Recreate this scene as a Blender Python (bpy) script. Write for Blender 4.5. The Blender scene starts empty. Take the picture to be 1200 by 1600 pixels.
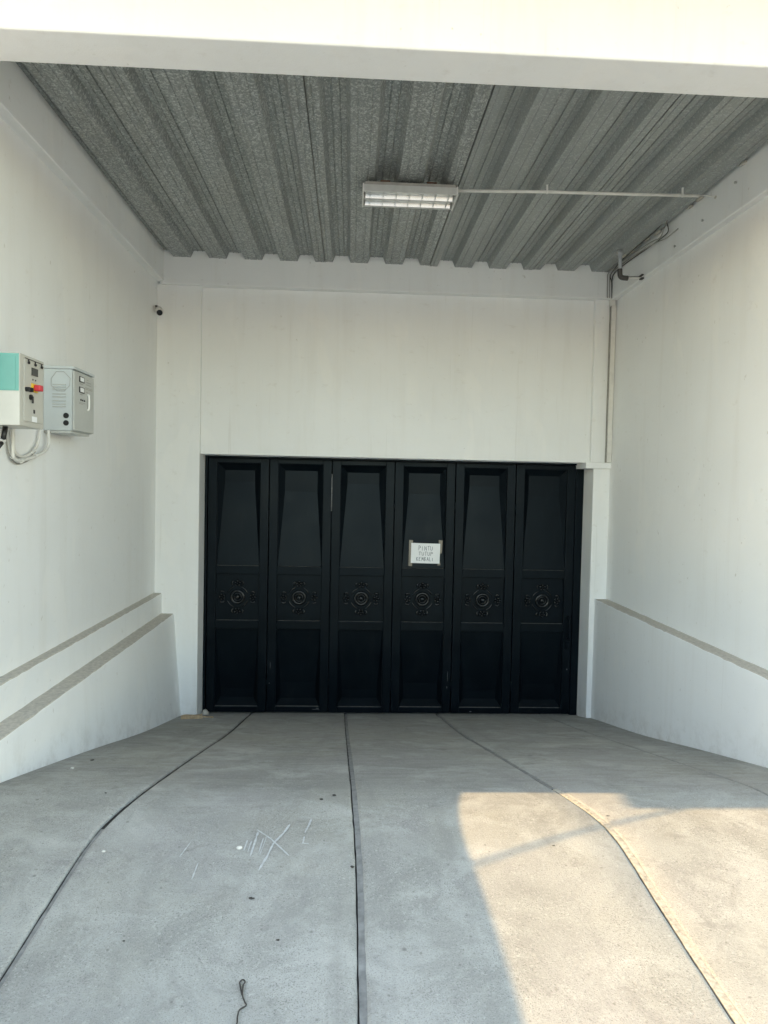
import bpy, bmesh, math, random
import numpy as np
from mathutils import Matrix, Vector
random.seed(7)
scene = bpy.context.scene
C = scene.collection

# ------------------------------------------------------------------ camera
CAM_Z = 2.39
cd = bpy.data.cameras.new('camera'); cam = bpy.data.objects.new('camera', cd); C.objects.link(cam)
cd.sensor_fit = 'VERTICAL'; cd.sensor_height = 36.0; cd.lens = 1109.0 / 1600.0 * 36.0
cd.clip_start = 0.05; cd.clip_end = 2000
Rv, Uv, Fv = (0.99867, -0.04712, 0.02093), (-0.01915, 0.03789, 0.9991), (0.04787, 0.99817, -0.03693)
M4 = Matrix(((Rv[0], Uv[0], -Fv[0], 0), (Rv[1], Uv[1], -Fv[1], 0), (Rv[2], Uv[2], -Fv[2], CAM_Z), (0, 0, 0, 1)))
cam.matrix_world = M4
scene.camera = cam

# ------------------------------------------------------------------ sky, sun, exposure
SX, SY = 2.1, 0.0
SUN_TRAVEL = Vector((SX, SY, -1.0)).normalized()
elev = math.asin(-SUN_TRAVEL.z)
world = bpy.data.worlds.new('World'); scene.world = world; world.use_nodes = True
wn = world.node_tree.nodes; wl = world.node_tree.links
for n in list(wn): wn.remove(n)
sky = wn.new('ShaderNodeTexSky'); sky.sky_type = 'NISHITA'; sky.sun_disc = False
sky.sun_elevation = elev; sky.sun_rotation = math.radians(270) - math.atan2(SY, SX)
sky.air_density = 1.6; sky.dust_density = 0.6; sky.ozone_density = 1.0
hs = wn.new('ShaderNodeHueSaturation'); hs.inputs['Saturation'].default_value = 0.80
bg = wn.new('ShaderNodeBackground'); bg.inputs['Strength'].default_value = 0.15
wo = wn.new('ShaderNodeOutputWorld')
wl.new(sky.outputs[0], hs.inputs['Color']); wl.new(hs.outputs[0], bg.inputs[0]); wl.new(bg.outputs[0], wo.inputs[0])
sd = bpy.data.lights.new('sun', 'SUN'); sd.energy = 2.0; sd.angle = math.radians(0.36); sd.color = (1.0, 0.67, 0.31)
sun = bpy.data.objects.new('sun', sd); C.objects.link(sun)
sun.rotation_euler = SUN_TRAVEL.to_track_quat('-Z', 'Y').to_euler(); sun.location = (-8, 0, 12)
vs = scene.view_settings; vs.view_transform = 'Standard'; vs.look = 'None'; vs.gamma = 1.0; vs.use_curve_mapping = False
vs.exposure = 2.32
scene.render.engine = 'CYCLES'
scene.cycles.max_bounces = 10; scene.cycles.diffuse_bounces = 7

# ------------------------------------------------------------------ materials
class NT:
    def __init__(s, name):
        s.m = bpy.data.materials.new(name); s.m.use_nodes = True
        s.t = s.m.node_tree; s.b = s.t.nodes['Principled BSDF']
        s.co = s.t.nodes.new('ShaderNodeTexCoord').outputs['Object']
        s.geo = None
    def n(s, t, **kw):
        x = s.t.nodes.new(t)
        for k, v in kw.items(): setattr(x, k, v)
        return x
    def link(s, a, b): s.t.links.new(a, b)
    def world(s):
        if s.geo is None: s.geo = s.n('ShaderNodeNewGeometry').outputs['Position']
        return s.geo
    def mapped(s, scale, loc=(0, 0, 0)):
        m = s.n('ShaderNodeMapping'); m.inputs['Scale'].default_value = scale; m.inputs['Location'].default_value = loc
        s.link(s.world(), m.inputs['Vector']); return m.outputs[0]
    def noise(s, scale, detail=4, rough=0.55, vec=None, dist=0.0):
        x = s.n('ShaderNodeTexNoise'); x.inputs['Scale'].default_value = scale; x.inputs['Detail'].default_value = detail
        x.inputs['Roughness'].default_value = rough; x.inputs['Distortion'].default_value = dist
        s.link(vec if vec is not None else s.world(), x.inputs['Vector']); return x.outputs['Fac']
    def vor(s, scale, vec=None, feature='F1', out='Color'):
        x = s.n('ShaderNodeTexVoronoi', feature=feature); x.inputs['Scale'].default_value = scale
        s.link(vec if vec is not None else s.world(), x.inputs['Vector']); return x.outputs[out]
    def ramp(s, fac, stops):
        r = s.n('ShaderNodeValToRGB'); e = r.color_ramp.elements
        while len(e) < len(stops): e.new(0.5)
        for i, (p, c) in enumerate(stops):
            e[i].position = p; e[i].color = (*c, 1) if isinstance(c, tuple) else (c, c, c, 1)
        s.link(fac, r.inputs[0]); return r.outputs[0]
    def mix(s, fac, a, b, mode='MIX'):
        x = s.n('ShaderNodeMix', data_type='RGBA', blend_type=mode)
        if isinstance(fac, (int, float)): x.inputs[0].default_value = fac
        else: s.link(fac, x.inputs[0])
        for v, k in ((a, 6), (b, 7)):
            if isinstance(v, tuple): x.inputs[k].default_value = (*v, 1)
            else: s.link(v, x.inputs[k])
        return x.outputs[2]
    def math(s, op, a, b=0.0):
        x = s.n('ShaderNodeMath', operation=op)
        for v, k in ((a, 0), (b, 1)):
            if isinstance(v, (int, float)): x.inputs[k].default_value = v
            else: s.link(v, x.inputs[k])
        return x.outputs[0]
    def bump(s, h, strength, dist=0.01):
        x = s.n('ShaderNodeBump'); x.inputs['Strength'].default_value = strength; x.inputs['Distance'].default_value = dist
        s.link(h, x.inputs['Height']); s.link(x.outputs[0], s.b.inputs['Normal'])
    def col(s, c):
        if isinstance(c, tuple): s.b.inputs['Base Color'].default_value = (*c, 1)
        else: s.link(c, s.b.inputs['Base Color'])
    def set(s, rough=0.5, metal=0.0, spec=None):
        s.b.inputs['Roughness'].default_value = rough; s.b.inputs['Metallic'].default_value = metal
        if spec is not None: s.b.inputs['Specular IOR Level'].default_value = spec

def simple(name, c, rough=0.5, metal=0.0, var=0.12, scale=30.0, bump=0.0, spec=None):
    t = NT(name); t.set(rough, metal, spec)
    f = t.noise(scale, 5, 0.6)
    a = tuple(x * (1 - var) for x in c); b = tuple(min(1, x * (1 + var)) for x in c)
    t.col(t.ramp(f, [(0.3, a), (0.7, b)]))
    if bump: t.bump(f, bump, 0.004)
    return t.m

def wall_mat():
    t = NT('white_wall_paint'); t.set(0.62, 0, 0.3)
    big = t.noise(0.9, 5, 0.6)
    streak = t.noise(1.0, 5, 0.62, t.mapped((7.0, 7.0, 0.55)))
    c = t.ramp(big, [(0.3, (0.785, 0.792, 0.785)), (0.7, (0.832, 0.840, 0.835))])
    c = t.mix(t.ramp(streak, [(0.52, 0.0), (0.75, 0.30)]), c, (0.70, 0.685, 0.65))
    patch = t.noise(2.1, 3, 0.5, t.mapped((1.0, 1.0, 0.5), (4, 2, 1)), 0.6)
    c = t.mix(t.ramp(patch, [(0.60, 0.0), (0.64, 0.35)]), c, (0.86, 0.855, 0.83))
    # scuffs and small dark marks
    sc = t.noise(26.0, 2, 0.5, t.mapped((1.0, 1.0, 0.7), (3, 1, 5)))
    c = t.mix(t.ramp(sc, [(0.72, 0.0), (0.79, 0.5)]), c, (0.48, 0.45, 0.40))
    sc2 = t.noise(9.0, 4, 0.6, t.mapped((1.0, 1.0, 1.6), (8, 4, 2)))
    c = t.mix(t.ramp(sc2, [(0.64, 0.0), (0.80, 0.35)]), c, (0.60, 0.575, 0.53))
    # narrow run marks
    run = t.noise(1.0, 3, 0.55, t.mapped((30.0, 30.0, 0.9), (2, 6, 3)))
    c = t.mix(t.ramp(run, [(0.66, 0.0), (0.78, 0.30)]), c, (0.60, 0.585, 0.55))
    # splashed grime with a ragged outline along the foot of the walls
    xyz = t.n('ShaderNodeSeparateXYZ'); t.link(t.world(), xyz.inputs[0])
    fall = t.math('MULTIPLY', t.math('MAXIMUM', t.math('SUBTRACT', xyz.outputs[1], 3.25), 0.0), 0.232)
    rel = t.math('ADD', t.math('SUBTRACT', xyz.outputs[2], 0.93), fall)
    low = t.n('ShaderNodeMapRange'); low.inputs[1].default_value = 0.32; low.inputs[2].default_value = 0.0
    t.link(rel, low.inputs[0])
    gr = t.noise(6.0, 7, 0.75)
    g = t.math('MULTIPLY', t.ramp(gr, [(0.46, 0.0), (0.70, 0.5)]), t.math('POWER', low.outputs[0], 1.6))
    c = t.mix(g, c, (0.40, 0.37, 0.325))
    t.col(c)
    fine = t.noise(160.0, 4, 0.6); lum = t.noise(3.0, 4, 0.6)
    h = t.math('ADD', t.math('MULTIPLY', fine, 0.12), lum)
    t.bump(h, 0.30, 0.02)
    return t.m

def concrete_mat():
    t = NT('driveway_concrete'); t.set(0.85, 0, 0.25)
    xyz = t.n('ShaderNodeSeparateXYZ'); t.link(t.world(), xyz.inputs[0])
    big = t.noise(0.8, 6, 0.62); mid = t.noise(3.2, 7, 0.72, None, 0.8)
    c = t.ramp(big, [(0.30, (0.325, 0.322, 0.294)), (0.70, (0.425, 0.421, 0.386))])
    c = t.mix(t.ramp(mid, [(0.42, 0.0), (0.66, 0.8)]), c, (0.275, 0.271, 0.247))
    # brushed finish, on the ramp only
    onramp = t.n('ShaderNodeMapRange'); onramp.inputs[1].default_value = 2.9; onramp.inputs[2].default_value = 3.7
    t.link(xyz.outputs[1], onramp.inputs[0])
    broom = t.noise(1.0, 6, 0.72, t.mapped((2.6, 30.0, 30.0)), 0.25)
    bf = t.math('MULTIPLY', t.ramp(broom, [(0.46, 0.0), (0.74, 0.75)]), onramp.outputs[0])
    c = t.mix(bf, c, (0.225, 0.217, 0.193))
    tint = t.noise(1.6, 3, 0.5, t.mapped((1, 1, 1), (9, 3, 1)))
    c = t.mix(t.ramp(tint, [(0.45, 0.0), (0.65, 0.25)]), c, (0.400, 0.376, 0.373))
    tint2 = t.noise(1.9, 3, 0.5, t.mapped((1, 1, 1), (2, 13, 1)))
    c = t.mix(t.ramp(tint2, [(0.50, 0.0), (0.68, 0.25)]), c, (0.420, 0.404, 0.331))
    pale = t.noise(2.7, 6, 0.7, t.mapped((1, 1, 1), (2, 7, 1)), 0.5)
    c = t.mix(t.ramp(pale, [(0.50, 0.0), (0.66, 0.7)]), c, (0.500, 0.497, 0.460))
    # sandy grain: dark pits and pale aggregate
    grain = t.noise(210.0, 2, 0.65); grain2 = t.noise(95.0, 3, 0.7)
    grit = t.ramp(t.noise(4.0, 4, 0.6, t.mapped((1, 1, 1), (6, 1, 3))), [(0.35, 0.45), (0.65, 1.0)])
    c = t.mix(t.math('MULTIPLY', t.ramp(grain, [(0.30, 0.85), (0.47, 0.0)]), grit), c, (0.135, 0.133, 0.120))
    c = t.mix(t.math('MULTIPLY', t.ramp(grain2, [(0.55, 0.0), (0.72, 0.6)]), grit), c, (0.600, 0.591, 0.538))
    # blotches of oil and dirt, scattered dark specks
    sp = t.noise(7.0, 4, 0.6, t.mapped((1.0, 1.0, 1.0), (1, 5, 2)), 0.4)
    c = t.mix(t.ramp(sp, [(0.62, 0.0), (0.76, 0.55)]), c, (0.180, 0.172, 0.152))
    sp2 = t.vor(5.5, None, 'F1', 'Distance')
    c = t.mix(t.ramp(sp2, [(0.025, 0.6), (0.055, 0.0)]), c, (0.150, 0.143, 0.124))
    sp3 = t.vor(17.0, t.mapped((1, 1, 1), (3, 1, 8)), 'F1', 'Distance')
    c = t.mix(t.ramp(sp3, [(0.05, 0.6), (0.10, 0.0)]), c, (0.170, 0.163, 0.143))
    # long tyre rubbed streaks down the ramp
    ty = t.noise(1.0, 5, 0.65, t.mapped((5.0, 0.5, 0.5), (0, 4, 0)), 0.3)
    c = t.mix(t.ramp(ty, [(0.56, 0.0), (0.74, 0.35)]), c, (0.215, 0.209, 0.189))
    t.col(c)
    h = t.math('ADD', t.math('MULTIPLY', grain, 0.7), t.math('ADD', t.math('MULTIPLY', grain2, 0.9), t.math('MULTIPLY', t.math('MULTIPLY', broom, onramp.outputs[0]), 1.6)))
    t.bump(h, 0.45, 0.007)
    return t.m

def deck_mat(name, spangle):
    t = NT(name); t.set(0.5, 0.55, 0.4)
    rnd = t.n('ShaderNodeObjectInfo').outputs['Random']
    v = t.n('ShaderNodeSeparateColor'); t.link(t.vor(95.0, t.mapped((1.0, 0.8, 1.0))), v.inputs[0])
    v2 = t.n('ShaderNodeSeparateColor'); t.link(t.vor(190.0, t.mapped((1.0, 0.8, 1.0), (3, 1, 2))), v2.inputs[0])
    f = t.math('ADD', t.math('MULTIPLY', v.outputs[0], 0.6), t.math('MULTIPLY', v2.outputs[0], 0.4))
    lo, hi = (0.29, 0.62) if spangle else (0.38, 0.50)
    c = t.ramp(f, [(0.25, (lo * 0.95, lo * 1.02, lo * 1.0)), (0.60, ((lo + hi) * 0.38, (lo + hi) * 0.40, (lo + hi) * 0.395)), (0.80, (hi * 0.96, hi * 1.0, hi * 0.99))])
    dirt = t.noise(1.0, 5, 0.65, t.mapped((6.0, 0.8, 3.0)))
    c = t.mix(t.ramp(dirt, [(0.48, 0.0), (0.78, 0.45)]), c, (0.21, 0.21, 0.19))
    streak = t.noise(1.0, 4, 0.6, t.mapped((45.0, 0.4, 20.0)))
    c = t.mix(t.ramp(streak, [(0.5, 0.0), (0.75, 0.35)]), c, (0.42, 0.44, 0.44))
    t.col(c)
    t.link(t.ramp(t.noise(2.0, 4, 0.6), [(0.3, 0.42), (0.7, 0.62)]), t.b.inputs['Roughness'])
    return t.m

def gate_mat():
    t = NT('black_gate_paint'); t.set(0.34, 0.0, 0.16)
    n = t.noise(6.0, 5, 0.6)
    c = t.ramp(n, [(0.3, (0.0018, 0.0036, 0.0056)), (0.7, (0.0030, 0.0056, 0.0082))])
    dust = t.noise(1.0, 6, 0.7, t.mapped((9.0, 9.0, 1.6)))
    c = t.mix(t.ramp(dust, [(0.55, 0.0), (0.85, 0.25)]), c, (0.03, 0.03, 0.029))
    t.col(c)
    t.link(t.ramp(t.noise(3.0, 4, 0.6), [(0.3, 0.30), (0.7, 0.44)]), t.b.inputs['Roughness'])
    t.bump(t.noise(9.0, 3, 0.5), 0.06, 0.01)
    t.b.inputs['Specular Tint'].default_value = (0.70, 0.86, 1.0, 1)
    return t.m

def cast_mat():
    t = NT('black_cast_ornament'); t.set(0.24, 0.0, 0.45)
    n = t.noise(60.0, 3, 0.6)
    t.col(t.ramp(n, [(0.3, (0.0022, 0.0040, 0.0060)), (0.7, (0.006, 0.009, 0.012))]))
    return t.m

MAT = {
    'cast': cast_mat(),
    'wall': wall_mat(), 'concrete': concrete_mat(),
    'spangle': deck_mat('galvanised_spangle', True), 'plain_deck': deck_mat('galvanised_plain', False),
    'gate': gate_mat(),
    'mortar': simple('dusty_mortar', (0.51, 0.475, 0.415), 0.9, 0, 0.20, 40, 0.5),
    'sealant': simple('grey_joint_sealant', (0.235, 0.235, 0.225), 0.7, 0, 0.30, 25, 0.4),
    'sand_joint': simple('sandy_joint_mortar', (0.40, 0.375, 0.32), 0.9, 0, 0.35, 60, 0.8),
    'gap': simple('joint_dirt', (0.035, 0.033, 0.03), 0.95, 0, 0.3, 40, 0.3),
    'chalk': simple('chalky_scratch', (0.52, 0.53, 0.52), 0.9, 0, 0.15, 60),
    'dirt': simple('dark_dirt', (0.05, 0.045, 0.04), 0.9, 0, 0.3, 80),
    'stone': simple('pale_stone', (0.65, 0.63, 0.58), 0.8, 0, 0.15, 60),
    'wood': simple('weathered_wood', (0.42, 0.31, 0.19), 0.8, 0, 0.30, 35, 0.3),
    'cream': simple('cream_box_enamel', (0.50, 0.49, 0.44), 0.38, 0, 0.04, 8),
    'grey_box': simple('grey_box_enamel', (0.50, 0.535, 0.535), 0.38, 0, 0.04, 8),
    'grey_door': simple('grey_door_enamel', (0.47, 0.48, 0.455), 0.38, 0, 0.04, 8),
    'teal': simple('teal_film', (0.105, 0.33, 0.285), 0.30, 0, 0.08, 6),
    'black': simple('black_plastic', (0.012, 0.012, 0.012), 0.45, 0, 0.2, 30),
    'screen': simple('display_glass', (0.03, 0.032, 0.03), 0.15, 0, 0.2, 30),
    'red': simple('red_plastic', (0.55, 0.03, 0.045), 0.4, 0, 0.1, 30),
    'yellow': simple('yellow_plastic', (0.75, 0.50, 0.03), 0.4, 0, 0.1, 30),
    'white_plastic': simple('white_plastic', (0.74, 0.73, 0.70), 0.4, 0, 0.05, 20),
    'pvc': simple('white_pvc', (0.68, 0.67, 0.63), 0.4, 0, 0.08, 14),
    'pvc_grey': simple('grey_pvc', (0.42, 0.44, 0.46), 0.4, 0, 0.1, 14),
    'elbow': simple('dark_elbow', (0.06, 0.055, 0.05), 0.5, 0, 0.2, 20),
    'cable_grey': simple('grey_cable', (0.30, 0.29, 0.26), 0.6, 0, 0.2, 20),
    'cable_dark': simple('dark_cable', (0.06, 0.06, 0.055), 0.6, 0, 0.2, 20),
    'steel': simple('worn_steel', (0.55, 0.55, 0.53), 0.35, 0.9, 0.2, 40),
    'rust': simple('rusty_steel', (0.16, 0.09, 0.06), 0.8, 0.2, 0.4, 30),
    'alu': simple('polished_reflector', (0.86, 0.86, 0.84), 0.22, 0.9, 0.04, 20),
    'louvre': simple('satin_louvre', (0.62, 0.62, 0.60), 0.4, 0.4, 0.06, 20),
    'tube': simple('lamp_tube_glass', (0.85, 0.85, 0.83), 0.25, 0, 0.03, 10),
    'lamp_body': simple('lamp_body_enamel', (0.42, 0.40, 0.37), 0.45, 0.2, 0.1, 20),
    'paper': simple('white_paper', (0.84, 0.85, 0.85), 0.8, 0, 0.02, 20),
    'ink': simple('grey_ink', (0.15, 0.16, 0.19), 0.8, 0, 0.2, 60),
    'tape': simple('brown_tape', (0.17, 0.15, 0.12), 0.3, 0, 0.2, 20),
    'ledge_glint': simple('grey_ledge_glint', (0.085, 0.085, 0.08), 0.9, 0, 0.4, 25),  # grey that paints the light caught on the gate ledges
    'skim': simple('skim_mortar', (0.345, 0.335, 0.31), 0.9, 0, 0.25, 90, 0.6),
    'scuff': simple('bare_metal_scuff', (0.20, 0.205, 0.21), 0.6, 0.2, 0.3, 60),
    'asphalt': simple('street_surface', (0.33, 0.32, 0.30), 0.9, 0, 0.2, 6, 0.2),
    'roof': simple('roof_concrete', (0.35, 0.34, 0.32), 0.9, 0, 0.15, 3, 0.2),
    'lens': simple('lens_glass', (0.005, 0.005, 0.006), 0.08, 0, 0.1, 30),
}

# ------------------------------------------------------------------ mesh helpers
class MB:
    def __init__(s): s.v = []; s.f = []
    def quad(s, *p):
        i = len(s.v); s.v += [tuple(q) for q in p]; s.f.append(tuple(range(i, i + len(p)))); return s
    def box(s, x0, x1, y0, y1, z0, z1):
        i = len(s.v)
        s.v += [(x0, y0, z0), (x1, y0, z0), (x1, y1, z0), (x0, y1, z0), (x0, y0, z1), (x1, y0, z1), (x1, y1, z1), (x0, y1, z1)]
        s.f += [tuple(i + k for k in q) for q in ((0, 3, 2, 1), (4, 5, 6, 7), (0, 1, 5, 4), (1, 2, 6, 5), (2, 3, 7, 6), (3, 0, 4, 7))]
        return s
    def prism(s, prof, a, b, axis='y'):
        """closed profile extruded along an axis; profile is in the two other axes (xz, yz or xy)"""
        def P(p, t): return (p[0], t, p[1]) if axis == 'y' else ((t, p[0], p[1]) if axis == 'x' else (p[0], p[1], t))
        i = len(s.v); n = len(prof)
        s.v += [P(p, a) for p in prof] + [P(p, b) for p in prof]
        s.f.append(tuple(i + k for k in range(n))); s.f.append(tuple(i + n + k for k in reversed(range(n))))
        for k in range(n): s.f.append((i + k, i + n + k, i + n + (k + 1) % n, i + (k + 1) % n))
        return s
    def tube(s, pts, r, n=8, cap=True, taper=None):
        pts = [Vector(p) for p in pts]; i = len(s.v); m = len(pts); prev = None
        for k, p in enumerate(pts):
            t = (pts[min(k + 1, m - 1)] - pts[max(k - 1, 0)]).normalized()
            if prev is None:
                a = Vector((0, 0, 1)) if abs(t.z) < 0.9 else Vector((1, 0, 0))
                u = t.cross(a).normalized()
            else: u = (prev - t * prev.dot(t)).normalized()
            w = t.cross(u); prev = u
            rr = r if taper is None else r * taper[k]
            for q in range(n):
                an = 2 * math.pi * q / n
                s.v.append(tuple(p + u * (math.cos(an) * rr) + w * (math.sin(an) * rr)))
        for k in range(m - 1):
            for q in range(n):
                s.f.append((i + k * n + q, i + k * n + (q + 1) % n, i + (k + 1) * n + (q + 1) % n, i + (k + 1) * n + q))
        if cap:
            s.f.append(tuple(i + q for q in reversed(range(n)))); s.f.append(tuple(i + (m - 1) * n + q for q in range(n)))
        return s
    def ball(s, c, rx, ry, rz, nu=8, nv=5):
        i = len(s.v)
        for a in range(nv + 1):
            th = math.pi * a / nv
            for b in range(nu):
                ph = 2 * math.pi * b / nu
                s.v.append((c[0] + rx * math.sin(th) * math.cos(ph), c[1] + ry * math.sin(th) * math.sin(ph), c[2] + rz * math.cos(th)))
        for a in range(nv):
            for b in range(nu):
                s.f.append((i + a * nu + b, i + (a + 1) * nu + b, i + (a + 1) * nu + (b + 1) % nu, i + a * nu + (b + 1) % nu))
        return s
    def ring(s, c, R, r, n=20, m=7, axis='y', flat=1.0):
        i = len(s.v)
        for a in range(n):
            A = 2 * math.pi * a / n
            for b in range(m):
                B = 2 * math.pi * b / m
                x = (R + r * math.cos(B)) * math.cos(A); z = (R + r * math.cos(B)) * math.sin(A); y = r * math.sin(B) * flat
                s.v.append((c[0] + x, c[1] + y, c[2] + z) if axis == 'y' else (c[0] + y, c[1] + x, c[2] + z))
        for a in range(n):
            for b in range(m):
                s.f.append((i + a * m + b, i + a * m + (b + 1) % m, i + ((a + 1) % n) * m + (b + 1) % m, i + ((a + 1) % n) * m + b))
        return s
    def mesh(s, name, mat, smooth=False):
        me = bpy.data.meshes.new(name); me.from_pydata(s.v, [], s.f)
        bm = bmesh.new(); bm.from_mesh(me)
        bmesh.ops.remove_doubles(bm, verts=bm.verts, dist=1e-6)
        bmesh.ops.recalc_face_normals(bm, faces=bm.faces)
        bm.to_mesh(me); bm.free()
        me.materials.append(mat)
        if smooth:
            for p in me.polygons: p.use_smooth = True
        return me
    def build(s, name, mat, parent=None, smooth=False, bevel=0.0, seg=2, local=False):
        mat = MAT[mat] if isinstance(mat, str) else mat
        return link(name, s.mesh(name, mat, smooth), parent, bevel, seg, local)

def wloc(o):
    v = Vector((0, 0, 0))
    while o is not None: v += o.location; o = o.parent
    return v
def link(name, me, parent=None, bevel=0.0, seg=2, local=False):
    o = bpy.data.objects.new(name, me); C.objects.link(o)
    if parent is not None:
        o.parent = parent
        if not local: o.location = -wloc(parent)      # meshes are written in world metres
    if bevel:
        b = o.modifiers.new('bevel', 'BEVEL'); b.width = bevel; b.segments = seg; b.limit_method = 'ANGLE'; b.angle_limit = math.radians(40)
    return o
def thing(name, label, cat, loc=(0, 0, 0), group=None):
    o = bpy.data.objects.new(name, None); C.objects.link(o); o.location = loc; o.empty_display_size = 0.1
    return tag(o, label, cat, group)
def tag(o, label, cat, group=None):
    o['label'] = label; o['category'] = cat
    if group: o['group'] = group
    return o
def struct(o): o['kind'] = 'structure'; return o
def smooth_path(pts, n=6):
    pts = [Vector(p) for p in pts]; out = []
    for k in range(len(pts) - 1):
        p0, p1, p2, p3 = pts[max(k - 1, 0)], pts[k], pts[k + 1], pts[min(k + 2, len(pts) - 1)]
        for j in range(n):
            t = j / n
            out.append(0.5 * ((2 * p1) + (p2 - p0) * t + (2 * p0 - 5 * p1 + 4 * p2 - p3) * t * t + (3 * p1 - p0 - 3 * p2 + p3) * t ** 3))
    out.append(pts[-1]); return out

# ------------------------------------------------------------------ the ground and the ramp
GY = np.array([-60, -4, 0, 1.2, 2.14, 2.57, 2.85, 3.05, 3.25, 3.41, 4.0, 4.7, 5.73, 7.03, 7.3, 9])
GZ = np.array([-1.66, -1.66, -1.60, -1.555, -1.515, -1.485, -1.462, -1.455, -1.46, -1.475, -1.61, -1.775, -2.04, -2.315, -2.385, -2.40]) + CAM_Z
def gz(y):
    w = 0.13 + 0.42 * min(1.0, max(0.0, (y - 3.7) / 0.8)) - 0.45 * min(1.0, max(0.0, (y - 6.5) / 0.5))
    ys = y + np.linspace(-w, w, 15)
    return float(np.interp(ys, GY, GZ).mean())

g = MB(); g.quad((-400, -400, 0.722), (400, -400, 0.722), (400, -3.9, 0.722), (-400, -3.9, 0.722))
struct(g.build('street', 'asphalt'))
drive = MB()
ysd = [9.0] + list(np.arange(7.4, -4.01, -0.2))
i0 = 0
for y in ysd:
    z = gz(y) - 0.014 if y > -3.8 else 0.70
    drive.v += [(-14, y, z), (14, y, z)]
for k in range(len(ysd) - 1): drive.f.append((2 * k, 2 * k + 1, 2 * k + 3, 2 * k + 2))
driveway = struct(drive.build('driveway', 'gap'))

JY = [-4.0, 1.2, 2.14, 2.57, 2.9, 3.04, 3.4, 4.4, 5.5, 7.0, 7.45]
J = [[-1.03, -1.03, -1.025, -1.03, -1.026, -1.012, -0.945, -0.944, -0.955, -0.98, -0.99],
     [0.075, 0.065, 0.062, 0.062, 0.056, 0.050, 0.042, 0.028, 0.015, -0.004, -0.008],
     [1.15, 1.15, 1.15, 1.155, 1.158, 1.142, 1.03, 0.99, 0.975, 0.958, 0.955],
     [2.07, 2.07, 2.07, 2.07, 2.07, 2.07, 2.066, 2.045, 2.085, 2.059, 2.05]]
JW = [0.010, 0.013, 0.014, 0.004]       # half widths of the joints
rj = random.Random(3)
wob = [[rj.uniform(-0.0022, 0.0022) for _ in range(400)] for _ in range(8)]
def jx(k, y):
    ys = y + np.linspace(-0.14, 0.14, 5)
    return float(np.interp(ys, JY, J[k]).mean())
ys = list(np.arange(7.42, -4.0, -0.06)) + [-4.0]
def slab(left, right, li, ri):
    m = MB(); cols = None
    for r_, y in enumerate(ys):
        xa = -14 if left is None else jx(left, y) + JW[left] + wob[li][r_ % 400] * 0.7
        xb = 14 if right is None else jx(right, y) - JW[right] + wob[ri][r_ % 400] * 0.7
        fr = [0.0, 0.0, 0.006, 0.018]
        xs = [xa, xa, xa + 0.006, xa + 0.018]; zs = [-0.03, -0.008, -0.002, 0.0]
        inner = [xa + 0.018 + (xb - xa - 0.036) * t for t in (0.1, 0.25, 0.4, 0.55, 0.7, 0.85)]
        xs += inner; zs += [0.0] * len(inner)
        xs += [xb - 0.018, xb - 0.006, xb, xb]; zs += [0.0, -0.002, -0.008, -0.03]
        cols = len(xs); base = gz(y)
        for x, dz in zip(xs, zs):
            w = 0.0025 * math.sin(x * 3.1 + y * 1.7) * math.sin(y * 2.3 + x) if dz == 0.0 else 0
            m.v.append((x, y, base + dz + w))
    for r_ in range(len(ys) - 1):
        for c in range(cols - 1):
            i = r_ * cols + c
            m.f.append((i, i + cols, i + cols + 1, i + 1))
    o = m.build('concrete_slab', 'concrete', driveway, smooth=True)
    return o
slab(None, 0, 0, 1); slab(0, 1, 2, 3); slab(1, 2, 4, 5); slab(2, 3, 6, 7); slab(3, None, 0, 5)
def sealant(k, xl, xr, dz, mat, y0=7.4, y1=-4.0, seed=0, gaps=0.0):
    """flat filler bedded in the joint, below the slab surface"""
    r = random.Random(seed); m = MB(); prev = None
    for y in np.arange(y0, y1, -0.04):
        c = jx(k, y); z = gz(y) + dz
        l = c + xl + r.uniform(-0.0012, 0.0012); q_ = c + xr
        row = [(l, y, z - 0.012), (l + 0.0008, y, z - 0.001 + r.uniform(-0.0006, 0.0006)), (q_, y, z + r.uniform(-0.0006, 0.0006))]
        if r.random() < gaps: prev = None; continue
        if prev is not None:
            for q in range(2): m.quad(prev[q], row[q], row[q + 1], prev[q + 1])
        prev = row
    return m.build('joint_sealant', mat, driveway)
sealant(0, -0.003, 0.013, -0.007, 'sealant', y0=2.98, seed=1)
sealant(1, -0.0075, 0.016, -0.0055, 'sealant', seed=2)
sealant(2, -0.0085, 0.017, -0.0025, 'sand_joint', y0=3.42, seed=3)
sealant(2, -0.006, 0.017, -0.007, 'sealant', y1=3.42, seed=5)
sealant(3, -0.001, 0.006, -0.004, 'sealant', seed=4)

# chalky scrapes on the concrete
def ribbon(pts, w, lift=0.0022, seed=0):
    r = random.Random(seed); m = MB(); prev = None; P = []
    for a, b in zip(pts[:-1], pts[1:]):
        for t in np.linspace(0, 1, 7)[:-1]: P.append((a[0] + (b[0] - a[0]) * t, a[1] + (b[1] - a[1]) * t))
    P.append(pts[-1])
    for k, p in enumerate(P):
        q = P[min(k + 1, len(P) - 1)]; o = P[max(k - 1, 0)]
        d = Vector((q[0] - o[0], q[1] - o[1])).normalized(); nrm = Vector((-d.y, d.x))
        h = w * r.uniform(0.35, 1.0) * (0.4 if k in (0, len(P) - 1) else 1)
        row = [(p[0] - nrm.x * h, p[1] - nrm.y * h, gz(p[1]) + lift), (p[0] + nrm.x * h, p[1] + nrm.y * h, gz(p[1]) + lift)]
        if prev: m.quad(prev[0], prev[1], row[1], row[0])
        prev = row
    return m
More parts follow.
